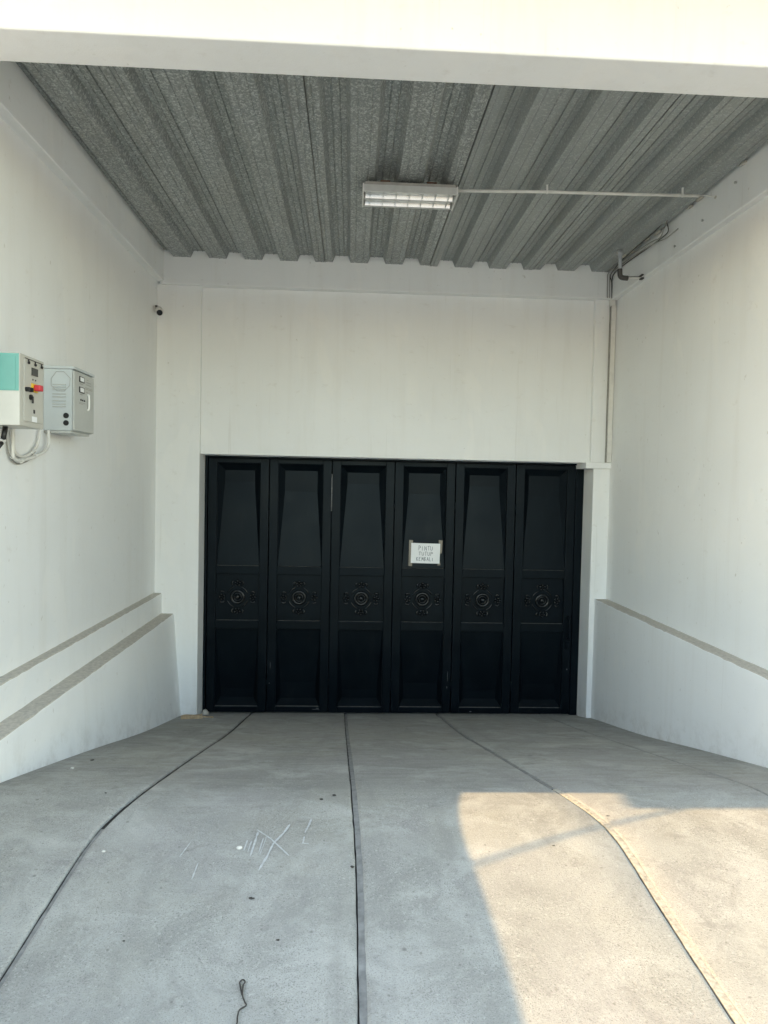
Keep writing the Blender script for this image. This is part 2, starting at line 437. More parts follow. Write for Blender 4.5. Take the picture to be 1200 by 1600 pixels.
scr = [([(-0.393, 2.875), (-0.397, 2.80)], 0.0025), ([(-0.375, 2.87), (-0.380, 2.79)], 0.002), ([(-0.358, 2.935), (-0.362, 2.84), (-0.366, 2.76)], 0.0032),
       ([(-0.330, 2.89), (-0.336, 2.78)], 0.0022), ([(-0.318, 2.90), (-0.330, 2.77)], 0.0018),
       ([(-0.231, 3.0), (-0.25, 2.93), (-0.285, 2.85), (-0.3, 2.76), (-0.322, 2.67)], 0.0035),
       ([(-0.365, 2.955), (-0.30, 2.885), (-0.215, 2.765)], 0.0026), ([(-0.142, 3.05), (-0.15, 2.99), (-0.163, 2.93)], 0.004),
       ([(-0.163, 2.90), (-0.166, 2.85), (-0.140, 2.845)], 0.0028), ([(-0.62, 2.86), (-0.64, 2.76)], 0.002), ([(-0.56, 2.72), (-0.562, 2.62)], 0.002)]
for k, (p, w) in enumerate(scr): ribbon(p, w * 1.7, seed=k).build('chalk_scratch', 'chalk', driveway)

# ------------------------------------------------------------------ the garage building
bld = thing('garage_building', 'white plastered garage bay with a sloping concrete floor and corrugated steel ceiling', 'building', (0.35, 5.2, 0))
W = 'wall'
XL, XR = -1.90, 2.60
YFRONT, YBACK, ZB = 3.15, 3.40, 4.29
# side walls
MB().box(-2.12, XL, 3.36, 7.36, -0.3, 4.70).build('side_wall', W, bld, bevel=0.004)
MB().box(XR, 2.82, 3.17, 7.36, -0.3, 4.70).build('side_wall', W, bld, bevel=0.004)
# front: beam across the opening with the facade wall above it, and the facade either side
MB().box(1.3 - 3.36 * SX, 9.0, YFRONT, YBACK, ZB, 6.6).build('front_beam', W, bld, bevel=0.010, seg=3)
MB().box(-7.75, -1.96, 3.345, 3.56, -0.3, 6.55).build('facade_wall', W, bld, bevel=0.006)
MB().box(2.83, 9.0, 3.16, 3.38, -0.3, 4.285).build('facade_wall', W, bld, bevel=0.006)
BLOCKER_Y = 1.1
MB().box(-3.7, 4.2, BLOCKER_Y, YFRONT + 0.05, 4.92, 5.06).build('skylight_blocker', W, bld, bevel=0.008)  # unseen slab added to cut skylight on the beam face
# rear wall
MB().box(-1.60, 2.50, 7.078, 7.30, 2.665, 4.66).build('rear_wall', W, bld, bevel=0.004)
MB().box(-1.86, 2.58, 6.985, 7.28, 4.285, 4.68).build('ring_beam', W, bld, bevel=0.008)
MB().box(-2.0, -1.478, 7.03, 7.42, -0.3, 4.30).build('rear_pillar', W, bld, bevel=0.008)
MB().box(2.435, 2.70, 7.03, 7.42, -0.3, 2.615).build('rear_pillar', W, bld, bevel=0.010)
MB().box(2.345, 2.66, 6.995, 7.34, 2.606, 2.668).build('pillar_cap', W, bld, bevel=0.006)
MB().box(2.402, 2.68, 7.03, 7.32, 2.666, 4.31).build('rear_pilaster', W, bld, bevel=0.006)
MB().box(-1.49, 2.44, 7.40, 7.5, -0.3, 2.7).build('lining_wall', W, bld)
# beams along the side walls
MB().box(-2.0, -1.83, 3.41, 7.0, 4.31, 4.69).build('side_beam', W, bld, bevel=0.008)
MB().box(2.545, 2.7, 3.41, 7.0, 4.275, 4.69).build('side_beam', W, bld, bevel=0.008)
# low stepped plinths
ZU, ZLw = 1.298, 1.095
MB().prism([(-1.98, -0.3), (-1.826, -0.3), (-1.828, ZU - 0.006), (-1.98, ZU - 0.006)], 3.36, 7.045).build('plinth', W, bld, bevel=0.005)
MB().prism([(-1.98, -0.3), (-1.60, -0.3), (-1.632, 0.08), (-1.710, ZLw - 0.006), (-1.98, ZLw - 0.006)], 3.35, 7.046).build('plinth', W, bld, bevel=0.006)
MB().prism([(2.7, -0.3), (2.484, -0.3), (2.486, ZU - 0.004), (2.7, ZU - 0.004)], 3.18, 7.045).build('plinth', W, bld, bevel=0.006)
def ledge(xa, xb, z, y0, y1, seed):
    r = random.Random(seed); m = MB(); prev = None
    for y in np.arange(y0, y1 + 0.001, 0.07):
        e = r.uniform(-0.003, 0.003); h = r.uniform(-0.0015, 0.0015)
        row = [(xa, y, z - 0.008), (xa, y, z + h), (xb + e, y, z + h), (xb + e, y, z - 0.008)]
        if prev:
            for q in range(3): m.quad(prev[q], row[q], row[q + 1], prev[q + 1])
        prev = row
    return m.build('ledge_top', 'mortar', bld)
ledge(-1.93, -1.829, ZU, 3.36, 7.03, 1); ledge(-1.86, -1.712, ZLw, 3.36, 7.03, 2); ledge(2.62, 2.4875, ZU, 3.2, 7.03, 3)
# roof slab
MB().box(-2.3, 3.0, 3.30, 7.55, 4.695, 4.86).build('roof_slab', 'roof', bld)

# corrugated steel deck: separate sheets of three ribs
ZLOW, ZHIGH, PITCH, C0 = 4.545, 4.607, 0.3395, -1.655
def deck_profile(xa, xb):
    pts = []
    for k in range(-2, 15):
        c = C0 + PITCH * k
        for dx, z in ((-0.083, ZLOW), (-0.045, ZLOW), (-0.040, ZLOW + 0.005), (-0.033, ZLOW), (0.033, ZLOW), (0.040, ZLOW + 0.005), (0.045, ZLOW), (0.083, ZLOW),
                      (0.109, ZHIGH), (0.140, ZHIGH), (0.1465, ZHIGH - 0.007), (0.153, ZHIGH), (0.186, ZHIGH), (0.1925, ZHIGH - 0.007), (0.199, ZHIGH), (PITCH - 0.109, ZHIGH)):
            pts.append((c + dx, z))
    pts.sort(key=lambda p: p[0])
    X = [p[0] for p in pts]; Zs = [p[1] for p in pts]
    ins = [(x, z) for x, z in pts if xa < x < xb]
    return [(xa, float(np.interp(xa, X, Zs)))] + ins + [(xb, float(np.interp(xb, X, Zs)))]
seams = [-1.86] + [C0 + PITCH * k + 0.004 for k in (1, 4, 7, 10)] + [2.57]
for q in range(5):
    pr = deck_profile(seams[q] + (0.009 if q else 0), seams[q + 1] + (0.0 if q == 4 else 0.001))
    off = -0.0025 * (q % 2)
    m = MB(); yy = [3.37, 4.2, 5.0, 5.8, 6.6, 7.02]
    rr = random.Random(q)
    rows = []
    for y in yy:
        dz = rr.uniform(-0.003, 0.003)
        i = len(m.v); m.v += [(x, y, z + off + dz) for x, z in pr]; rows.append(i)
    for a, b in zip(rows[:-1], rows[1:]):
        for k in range(len(pr) - 1): m.f.append((a + k, a + k + 1, b + k + 1, b + k))
    # folded lip along the lapped edge
    if q:
        x0 = pr[0][0]
        m.box(x0 - 0.001, x0 + 0.001, 3.38, 7.0, ZLOW + off - 0.004, ZLOW + off + 0.022)
    o = m.build('deck_sheet', 'spangle' if q < 3 else 'plain_deck', bld)
    s_ = o.modifiers.new('thickness', 'SOLIDIFY'); s_.thickness = 0.0015; s_.offset = 1
# crumbled mortar along the ceiling edge, and a broken spot by the cables
for k, (x, y, z, s) in enumerate([(2.52, 5.9, 4.55, 0.03), (2.50, 6.05, 4.545, 0.022), (2.47, 6.5, 4.548, 0.03), (2.50, 6.38, 4.547, 0.024), (2.53, 5.35, 4.55, 0.02), (2.53, 5.2, 4.55, 0.024), (2.53, 4.62, 4.55, 0.02)]):
    MB().ball((x, y, z), s * 0.8, s * 2.2, s * 0.35, 9, 5).build('mortar_lump', 'mortar', bld)
# screws left in the right hand beam
for y, z in ((5.16, 4.38), (4.72, 4.47), (5.6, 4.34)):
    MB().tube([(2.55, y, z), (2.535, y, z)], 0.006, 8).tube([(2.536, y, z), (2.531, y, z)], 0.010, 8).build('wall_screw', 'steel', bld)

# ------------------------------------------------------------------ unseen wall added left of the forecourt (shaped to shade its left half) and an overhead cable
WH = 1.2                                   # height above the forecourt
XN = 0.52 - WH * SX
bw = thing('shade_wall', 'plain white unseen wall added left of the forecourt to cast its shade', 'wall', (XN, -4, 0.7))
def wt(y): return gz(3.1) + WH - (3.1 - y) * 0.052
MB().prism([(-4.0, 0.3), (3.42, 0.3), (3.42, wt(3.42) - 0.08), (-4.0, wt(-4.0) - 0.08)], XN - 0.16, XN - 0.02, axis='x').build('wall', W, bw)
MB().prism([(-4.02, wt(-4.02) - 0.078), (3.43, wt(3.43) - 0.078), (3.43, wt(3.43)), (-4.02, wt(-4.02))], XN - 0.22, XN, axis='x').build('coping', W, bw, bevel=0.004)
cab = smooth_path([(-9.9, 1.06, 4.35), (-7.4, 2.07, 4.02), (-5.78, 2.73, 3.94), (-4.97, 3.06, 3.93), (-4.25, 3.355, 3.95)], 6)
tag(MB().tube(cab, 0.010, 8).build('overhead_cable', 'cable_dark', smooth=True), 'dark cable strung from the facade out over the shade wall, beside the forecourt', 'cable')
po = thing('utility_pole', 'grey concrete utility pole carrying the cable, beyond the shade wall', 'pole', (-9.9, 1.05, 0.7))
MB().tube([(-9.9, 0.95, 0.4), (-9.9, 0.95, 5.4)], 0.10, 12, taper=[1.0, 0.7]).build('shaft', 'roof', po, smooth=True)
MB().box(-9.95, -9.85, 0.80, 1.10, 4.28, 4.38).build('bracket', 'steel', po)

# ------------------------------------------------------------------ the folding gate
GX0, GW, GYF = -1.462, 0.6345, 7.30
LEAFX = [-1.449 + 0.0, -0.828, -0.19, 0.456, 1.086, 1.717, 2.352]
gate = thing('folding_gate', 'black six-leaf folding steel gate with recessed panels and flower rosettes', 'gate', (0.45, GYF, 0))
LH0, LH1 = 0.028, 2.640
def leaf_frame(w):
    m = MB(); h = w / 2 - 0.0035; st = 0.088; d = 0.055
    m.box(-h, -h + st, 0, d, LH0, LH1); m.box(h - st, h, 0, d, LH0, LH1)
    for z0, z1 in ((LH0, 0.085), (0.890, 0.978), (1.455, 1.540), (2.592, LH1)):
        m.box(-h + st, h - st, 0.0008, d - 0.001, z0, z1)
    return m
def pan(w, z0, z1, up):
    """recessed pan: deep at one end, shallow at the other"""
    h = w / 2 - 0.0035 - 0.088; m = MB(); e0, e1, ins, ci = 0.030, 0.095, 0.082, 0.075
    if up:   # deep at the top
        A = [(-h, e0, z0), (h, e0, z0), (h, e0, z1), (-h, e0, z1)]
        B = [(-h + 0.004, e0 + 0.002, z0 + 0.003), (h - 0.004, e0 + 0.002, z0 + 0.003), (h - ci, e1, z1 - ins), (-h + ci, e1, z1 - ins)]
    else:
        A = [(-h, e0, z0), (h, e0, z0), (h, e0, z1), (-h, e0, z1)]
        ci2 = 0.055
        B = [(-h + ci2, e1, z0 + ins), (h - ci2, e1, z0 + ins), (h - 0.004, e0 + 0.002, z1 - 0.003), (-h + 0.004, e0 + 0.002, z1 - 0.003)]
    m.v = A + B; m.f = [(4, 5, 6, 7)] + [(k, (k + 1) % 4, 4 + (k + 1) % 4, 4 + k) for k in range(4)]
    return m
def flower(cx, cz, ang):
    m = MB()
    for k in range(5):
        a = ang + 2 * math.pi * k / 5
        m.ball((cx + 0.025 * math.cos(a), 0.026, cz + 0.025 * math.sin(a)), 0.0145, 0.017, 0.0145, 9, 6)
    m.ball((cx, 0.022, cz), 0.010, 0.018, 0.010, 8, 6)
    # two curled leaves
    for s in (-1, 1):
        pts = []
        for t in np.linspace(0, 1, 7):
            a = ang + s * (1.0 + 1.1 * t); rad = 0.044 + 0.014 * math.sin(t * 3.1)
            pts.append((cx + rad * math.cos(a), 0.028, cz + rad * math.sin(a)))
        m.tube(pts, 0.009, 6, taper=[0.6, 1, 1.2, 1.2, 1.0, 0.8, 0.4])
    return m
CZ = 1.2165
def rosette():
    m = MB()
    m.ring((0, 0.026, CZ), 0.062, 0.016, 28, 10)
    m.ball((0, 0.028, CZ), 0.028, 0.026, 0.028, 14, 8)
    m.ring((0, 0.031, CZ), 0.039, 0.007, 24, 7)
    for s in (0.78, 2.35, 3.92, 5.5):    # scrolls joining the flowers
        pts = [(0.108 * math.cos(s + t), 0.031, CZ + 0.110 * math.sin(s + t)) for t in np.linspace(-0.48, 0.48, 9)]
        m.tube(pts, 0.0075, 6, taper=[0.4, 0.8, 1, 1.1, 1.1, 1.1, 1, 0.8, 0.4])
    return m
cache = {}
leaves = []
for k in range(6):
    w = LEAFX[k + 1] - LEAFX[k]; cx = (LEAFX[k] + LEAFX[k + 1]) / 2
    key = round(w, 2)
    def get(nm, fn, mat='gate', smooth=False):
        kk = (nm, key if nm in ('door_leaf', 'upper_panel', 'lower_panel', 'middle_panel') else 0)
        if kk not in cache: cache[kk] = fn().mesh(nm, MAT[mat], smooth)
        return cache[kk]
    lf = link('door_leaf', get('door_leaf', lambda: leaf_frame(w)), gate, 0.004, 2, True)
    fold = (0.006 if k % 2 else 0.0)
    lf.location = (cx - 0.45, fold, 0); leaves.append(lf)
    link('upper_panel', get('upper_panel', lambda: pan(w, 1.540, 2.592, True)), lf, 0, 2, True)
    link('lower_panel', get('lower_panel', lambda: pan(w, 0.085, 0.890, False)), lf, 0, 2, True)
    h = w / 2 - 0.0915
    link('middle_panel', get('middle_panel', lambda: MB().box(-h, h, 0.034, 0.04, 0.975, 1.458)), lf, 0, 2, True)
    link('rosette', get('rosette', rosette, 'cast', True), lf, 0, 2, True)
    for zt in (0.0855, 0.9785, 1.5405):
        link('ledge_glint', get('ledge_glint%d' % int(zt * 100), lambda: MB().box(-0.215, 0.212, 0.003, 0.029, zt, zt + 0.0018), 'ledge_glint'), lf, 0, 2, True)  # grey strips stand in for the lit line on each rail top
    for q, (dx, dz, a) in enumerate(((0, 0.142, 1.57), (0, -0.142, -1.57), (-0.155, 0, 3.14), (0.155, 0, 0))):
        link('flower', get('flower%d' % q, lambda: flower(dx, CZ + dz, a), 'cast', True), lf, 0, 2, True)
# fixed frame, rail and closing plate behind
fr = MB(); fr.box(-1.478, -1.452, 7.29, 7.40, 0.0, 2.664); fr.box(2.356, 2.434, 7.315, 7.40, 0.0, 2.664); fr.box(-1.451, 2.355, 7.285, 7.38, 2.643, 2.663)
fr.build('gate_frame', 'gate', gate, bevel=0.003)
MB().box(-1.45, 2.42, 7.388, 7.396, 0.0, 2.66).build('back_plate', 'gate', gate)
# bright worn hinge between the second and third leaf, dark ones elsewhere
for k in range(1, 6):
    x = LEAFX[k]
    for z0, z1 in ((2.12, 2.50), (0.25, 0.45)):
        if k != 2 or z0 < 1: z1 = z0 + 0.12
        MB().tube([(x, 7.297, z0), (x, 7.297, z1)], 0.006, 8).build('hinge', 'scuff' if (k == 2 and z0 > 1) else 'gate', gate, smooth=True)
# pull handle and lock on the last leaf
hp = smooth_path([(2.305, 7.302, 1.06), (2.305, 7.265, 1.05), (2.307, 7.255, 0.94), (2.303, 7.265, 0.84), (2.303, 7.302, 0.83)], 4)
MB().tube(hp, 0.009, 8).build('pull_handle', 'gate', gate, smooth=True)
MB().box(2.285, 2.325, 7.285, 7.302, 0.72, 0.80).build('lock_plate', 'gate', gate, bevel=0.003)
# paint scuffs on the lower rails
rs = random.Random(11)
for (x, z, l, w_) in ((-0.32, 0.060, 0.05, 0.002), (-0.30, 0.072, 0.020, 0.003), (-0.79, 0.52, 0.0016, 0.05), (-0.80, 0.33, 0.003, 0.012), (1.05, 0.42, 0.0018, 0.07), (1.045, 0.30, 0.004, 0.016), (1.30, 0.045, 0.013, 0.005), (2.31, 0.5, 0.005, 0.012)):
    m = MB(); n = 6
    a = [(x + rs.uniform(0.6, 1) * l * math.cos(t), 7.2985 if abs(z) < 0.085 or l < 0.02 else 7.2985, z + rs.uniform(0.6, 1) * w_ * math.sin(t)) for t in np.linspace(0, 2 * math.pi, 10)[:-1]]
    m.prism([(p[0], p[2]) for p in a], 7.2975, 7.2995).build('paint_scuff', 'scuff', gate)

# ------------------------------------------------------------------ paper notice taped to the gate
def pan_y(z): return 7.306 + 0.032 + (z - 1.543) / (2.51 - 1.543) * 0.063
note = thing('paper_notice', 'white handwritten paper notice taped to the fourth gate leaf', 'notice', (0.79, 7.32, 1.59))
def pp(x, z, lift): return (x, pan_y(z) - lift, z)
def on_pan(poly, lift, th=0.0012):
    m = MB(); n = len(poly)
    m.v = [pp(x, z, lift) for x, z in poly] + [pp(x, z, lift - th) for x, z in poly]
    m.f = [tuple(range(n)), tuple(reversed(range(n, 2 * n)))] + [(k, (k + 1) % n, n + (k + 1) % n, n + k) for k in range(n)]
    return m
on_pan([(0.641, 1.594), (0.942, 1.590), (0.947, 1.798), (0.644, 1.802)], 0.007).build('sheet', 'paper', note)
for poly in ([(0.618, 1.563), (0.655, 1.560), (0.661, 1.830), (0.622, 1.834)], [(0.936, 1.688), (0.964, 1.70), (0.972, 1.832), (0.930, 1.836)], [(0.921, 1.572), (0.950, 1.574), (0.950, 1.60), (0.925, 1.60)]):
    on_pan(poly, 0.0055 if poly[0][0] < 0.7 else 0.0056).build('tape', 'tape', note)
GL = {'P': [[(0, 0), (0.05, 1)], [(0.05, 1), (0.6, 0.9), (0.62, 0.6), (0.05, 0.5)]], 'I': [[(0.2, 0), (0.25, 0.9)]], 'N': [[(0, 0), (0.05, 0.9), (0.55, 0), (0.6, 0.95)]],
      'T': [[(0, 0.95), (0.7, 1)], [(0.35, 0.97), (0.33, 0)]], 'U': [[(0, 0.95), (0.05, 0.1), (0.3, 0), (0.55, 0.15), (0.6, 0.95)]], 'K': [[(0, 0), (0.03, 1)], [(0.55, 0.95), (0.05, 0.45), (0.6, 0)]],
      'E': [[(0.55, 0.95), (0.03, 0.95), (0, 0), (0.55, 0.03)], [(0.02, 0.5), (0.45, 0.52)]], 'M': [[(0, 0), (0.1, 0.95), (0.35, 0.3), (0.6, 0.95), (0.7, 0)]],
      'B': [[(0, 0), (0.02, 1), (0.5, 0.85), (0.05, 0.52), (0.58, 0.3), (0, 0)]], 'A': [[(0, 0), (0.3, 1), (0.6, 0)], [(0.12, 0.4), (0.5, 0.4)]], 'L': [[(0.02, 1), (0, 0.02), (0.5, 0)]]}
def stroke(m, p, q, w):
    d = Vector((q[0] - p[0], q[1] - p[1])); L = d.length
    if L < 1e-5: return
    d /= L; nx, nz = -d.y * w, d.x * w
    p = (p[0] - d.x * w * 0.5, p[1] - d.y * w * 0.5)
    m.quad(pp(p[0] - nx, p[1] - nz, 0.0076), pp(q[0] - nx, q[1] - nz, 0.0076), pp(q[0] + nx, q[1] + nz, 0.0076), pp(p[0] + nx, p[1] + nz, 0.0076))
rt = random.Random(5)
for txt, x0, z0, hh, adv in (('PINTU', 0.722, 1.728, 0.045, 0.031), ('TUTUP', 0.724, 1.674, 0.038, 0.031), ('KEMBALI', 0.700, 1.620, 0.038, 0.027)):
    m = MB()
    for k, ch in enumerate(txt):
        for st in GL[ch]:
            P = [(x0 + k * adv + (u + rt.uniform(-0.04, 0.04)) * adv * 1.05, z0 - k * 0.0007 + (v + rt.uniform(-0.05, 0.05)) * hh) for u, v in st]
            for p, q in zip(P[:-1], P[1:]): stroke(m, p, q, 0.0021)
    m.build('handwriting', 'ink', note)

# ------------------------------------------------------------------ fluorescent light under the deck
lx0, lx1, ly0, ly1, lz0, lz1 = 0.055, 0.705, 5.03, 5.31, 4.440, 4.515
lamp = thing('fluorescent_light', 'unlit twin-tube fluorescent fitting with silver louvres under the corrugated ceiling', 'light fitting', (0.38, 5.15, lz1))
m = MB(); m.box(lx0 + 0.005, lx1 - 0.005, ly0 + 0.012, ly1 - 0.012, lz0 + 0.052, lz1)
m.build('housing', 'lamp_body', lamp, bevel=0.004)
m = MB()
for a, b in ((ly0, ly0 + 0.012), (ly1 - 0.012, ly1)): m.box(lx0, lx1, a, b, lz0, lz0 + 0.050)
m.build('side_rail', 'louvre', lamp, bevel=0.002)
for xa in (lx0 - 0.010, lx1): MB().box(xa, xa + 0.010, ly0 - 0.003, ly1 + 0.003, lz0 - 0.004, lz0 + 0.056).build('end_plate', 'white_plastic', lamp, bevel=0.002)
for yc in (5.105, 5.235):       # curved reflector troughs
    m = MB(); prof = [(yc + 0.056 * math.cos(t), lz0 + 0.002 + 0.044 * math.sin(t)) for t in np.linspace(0.05, math.pi - 0.05, 11)]
    for p, q in zip(prof[:-1], prof[1:]): m.quad((lx0 + 0.012, *p), (lx1 - 0.012, *p), (lx1 - 0.012, *q), (lx0 + 0.012, *q))
    m.build('reflector', 'alu', lamp, smooth=True)
    MB().tube([(lx0 + 0.02, yc, lz0 + 0.024), (lx1 - 0.02, yc, lz0 + 0.024)], 0.012, 10).build('lamp_tube', 'tube', lamp, smooth=True)
MB().box(lx0, lx1, 5.165, 5.175, lz0 + 0.001, lz0 + 0.045).build('centre_rail', 'louvre', lamp, bevel=0.001)
for k in range(7):
    x = lx0 + 0.045 + k * (lx1 - lx0 - 0.09) / 6
    MB().box(x - 0.0012, x + 0.0012, ly0 + 0.0125, ly1 - 0.0125, lz0 + 0.0015, lz0 + 0.030).build('louvre_blade', 'louvre', lamp)
for x in (0.17, 0.50):
    MB().box(x, x + 0.07, 5.09, 5.25, lz1, 4.546).build('mounting_bracket', 'rust', lamp)

# conduit feeding the light
cond = thing('ceiling_conduit', 'thin white plastic conduit running across the ceiling from the light to the beam', 'conduit', (1.6, 5.04, 4.49))
MB().tube([(0.717, 5.078, 4.487), (1.35, 5.045, 4.492), (1.95, 5.02, 4.489), (2.43, 5.004, 4.491)], 0.0105, 10).build('pipe', 'pvc', cond, smooth=True)
for x, y in ((1.35, 5.045), (2.31, 5.008)):
    m = MB(); m.ring((x, y, 4.4915), 0.0125, 0.003, 14, 6, axis='x'); m.box(x - 0.006, x + 0.006, y - 0.004, y + 0.004, 4.503, 4.545)
    m.build('clip', 'white_plastic', cond)
MB().tube(smooth_path([(2.425, 5.004, 4.491), (2.46, 5.004, 4.496), (2.50, 5.0, 4.49), (2.546, 4.995, 4.482)], 4), 0.0035, 6).build('wire', 'pvc', cond, smooth=True)
MB().ball((2.545, 4.995, 4.482), 0.008, 0.016, 0.010, 8, 5).build('plaster_plug', 'mortar', cond)

# grey drop pipe with a dark elbow in the right rear corner
dp = thing('drop_pipe', 'short grey pipe with a black elbow hanging from the ceiling corner', 'pipe', (2.37, 6.33, 4.545))
MB().tube([(2.372, 6.335, 4.55), (2.378, 6.335, 4.37)], 0.0165, 12).build('pipe', 'pvc_grey', dp, smooth=True)
MB().tube([(2.372, 6.335, 4.50), (2.373, 6.335, 4.535)], 0.022, 12).build('collar', 'pvc_grey', dp, smooth=True)
MB().tube(smooth_path([(2.376, 6.335, 4.375), (2.378, 6.335, 4.325), (2.390, 6.333, 4.303), (2.415, 6.33, 4.296), (2.447, 6.327, 4.294)], 4), 0.022, 12).build('elbow', 'elbow', dp, smooth=True)
MB().tube([(2.44, 6.327, 4.294), (2.56, 6.26, 4.280)], 0.0115, 10).build('pipe', 'pvc', dp, smooth=True)
MB().tube([(2.44, 6.335, 4.308), (2.56, 6.27, 4.297)], 0.004, 6).build('wire', 'cable_dark', dp, smooth=True)
MB().box(2.335, 2.36, 6.33, 6.34, 4.505, 4.53).build('clamp', 'steel', dp, bevel=0.002)
m = MB(); m.box(2.525, 2.552, 6.21, 6.27, 4.292, 4.302); m.box(2.525, 2.552, 6.215, 6.265, 4.262, 4.274)
m.build('clamp', 'cable_dark', dp, bevel=0.002)

# loose cables along the ceiling corner and down into the trunking
specs = [([(2.535, 5.55, 4.46), (2.515, 5.72, 4.44), (2.50, 5.85, 4.455), (2.51, 6.3, 4.50), (2.515, 6.75, 4.525), (2.51, 6.93, 4.51), (2.515, 6.97, 4.45), (2.520, 6.975, 4.29)], 0.0042, 'cable_grey', 'lowest pale cable'),
         ([(2.47, 5.60, 4.545), (2.485, 5.70, 4.50), (2.49, 5.78, 4.465), (2.495, 5.95, 4.49), (2.50, 6.4, 4.53), (2.495, 6.8, 4.538), (2.49, 6.95, 4.52), (2.494, 6.975, 4.46), (2.498, 6.975, 4.29)], 0.0048, 'cable_grey', ''),
         ([(2.465, 5.62, 4.552), (2.475, 5.9, 4.54), (2.485, 6.5, 4.542), (2.50, 6.9, 4.50), (2.535, 6.965, 4.44), (2.545, 6.975, 4.29)], 0.0058, 'cable_dark', ''),
         ([(2.49, 5.66, 4.55), (2.515, 5.68, 4.49), (2.50, 5.74, 4.46), (2.52, 6.1, 4.485), (2.525, 6.6, 4.51), (2.53, 6.92, 4.50), (2.558, 6.97, 4.42), (2.562, 6.975, 4.29)], 0.0046, 'cable_dark', '')]
labs = ['pale cable sagging lowest along the right ceiling corner', 'pale cable tucked against the steel deck in the right ceiling corner',
        'thick dark cable running along the edge of the steel deck in the right corner', 'dark looped cable on the right beam running down to the wall trunking']
for (p, r, mt, _), lb in zip(specs, labs):
    tag(MB().tube(smooth_path(p, 5), r, 6).build('ceiling_cable', mt, smooth=True), lb, 'cable', 'cables in the ceiling corner')
tr = thing('cable_trunking', 'narrow white cable trunking running down the right rear corner', 'trunking', (2.57, 7.0, 2.67))
MB().box(2.548, 2.597, 6.985, 7.029, 2.670, 4.215).build('channel', 'pvc', tr, bevel=0.003)
MB().box(2.535, 2.585, 6.978, 7.027, 4.217, 4.288).build('channel', 'pvc', tr, bevel=0.003)
MB().box(2.544, 2.5475, 6.981, 7.028, 2.672, 4.215).build('lid_edge', 'cable_grey', tr)

# ------------------------------------------------------------------ CCTV camera
cc = thing('security_camera', 'small white bullet security camera on the left wall near the rear pillar', 'camera', (-1.9, 6.92, 4.02))
MB().tube([(-1.901, 6.93, 4.03), (-1.889, 6.93, 4.03)], 0.032, 14).build('base', 'white_plastic', cc, smooth=False)
MB().tube(smooth_path([(-1.89, 6.93, 4.055), (-1.872, 6.925, 4.05), (-1.855, 6.91, 4.02)], 4), 0.010, 8).build('arm', 'black', cc, smooth=True)
ax = Vector((0.30, -0.85, -0.42)).normalized(); c0 = Vector((-1.857, 6.93, 4.018))
MB().tube([c0, c0 + ax * 0.10], 0.033, 16).build('body', 'white_plastic', cc, smooth=False, bevel=0.003)
MB().tube([c0 + ax * 0.1002, c0 + ax * 0.104], 0.027, 16).build('lens', 'lens', cc)
m = MB(); side = ax.cross(Vector((0, 0, 1))).normalized(); up = side.cross(ax)
pr = [(0.037 * math.cos(t), 0.037 * math.sin(t)) for t in np.linspace(0.3, math.pi - 0.3, 9)]
for (a, b), (c, d) in zip(pr[:-1], pr[1:]):
    m.quad(c0 + side * a + up * b - ax * 0.0, c0 + side * a + up * b + ax * 0.118, c0 + side * c + up * d + ax * 0.118, c0 + side * c + up * d)
o = m.build('sun_hood', 'white_plastic', cc, smooth=True); s_ = o.modifiers.new('thickness', 'SOLIDIFY'); s_.thickness = 0.002

# ------------------------------------------------------------------ control boxes on the left wall
A = thing('control_box', 'cream control box with red switch and teal film on its side', 'control box', (-1.9, 3.80, 2.655))
ax0, ax1, ay0, ay1, az0, az1 = -1.9, -1.665, 3.66, 3.94, 2.655, 3.018
MB().box(ax0 + 0.001, ax1, ay0, ay1, az0, az1).build('case', 'cream', A, bevel=0.004)
MB().box(ax1 + 0.0005, ax1 + 0.006, ay0 + 0.036, ay1 - 0.018, az0 + 0.026, az1 - 0.018).build('door', 'cream', A, bevel=0.002)
MB().box(-1.80, -1.6685, ay0 - 0.0025, ay0 - 0.0005, 2.828, 3.014).build('teal_film', 'teal', A)
MB().box(-1.80, -1.684, ay0 - 0.0045, ay0 - 0.0028, 2.834, 3.0).build('teal_film', 'teal', A, bevel=0.0005)
fx = ax1 + 0.006
MB().tube([(fx + 0.003, 3.700, 2.999), (fx + 0.003, 3.908, 2.999)], 0.002, 6).build('key_rail', 'elbow', A)
for y in (3.737, 3.814, 3.889):
    m = MB(); m.tube([(fx + 0.004, y, 2.998), (fx + 0.004, y, 2.985)], 0.003, 6); m.ball((fx + 0.006, y, 2.981), 0.006, 0.010, 0.008, 8, 5); m.build('indicator_lamp', 'black', A, smooth=True)
MB().box(fx, fx + 0.006, 3.776, 3.843, 2.923, 2.963).build('display', 'screen', A, bevel=0.001)
for y in (3.793, 3.824): MB().ball((fx, y, 2.902), 0.004, 0.006, 0.005, 8, 5).build('push_button', 'black', A, smooth=True)
yb = MB().box(fx, fx + 0.006, 3.772, 3.842, 2.838, 2.882).build('switch_plate', 'yellow', A, bevel=0.002)
MB().box(fx + 0.006, fx + 0.04, 3.790, 3.830, 2.845, 2.876).build('switch_knob', 'red', A, bevel=0.005)
for y, z in ((3.715, 2.843), (3.755, 2.845)):
    m = MB(); m.tube([(fx, y, z), (fx + 0.012, y, z)], 0.012, 12); m.box(fx + 0.012, fx + 0.02, y - 0.003, y + 0.003, z - 0.011, z + 0.011); m.build('selector_switch', 'black', A)
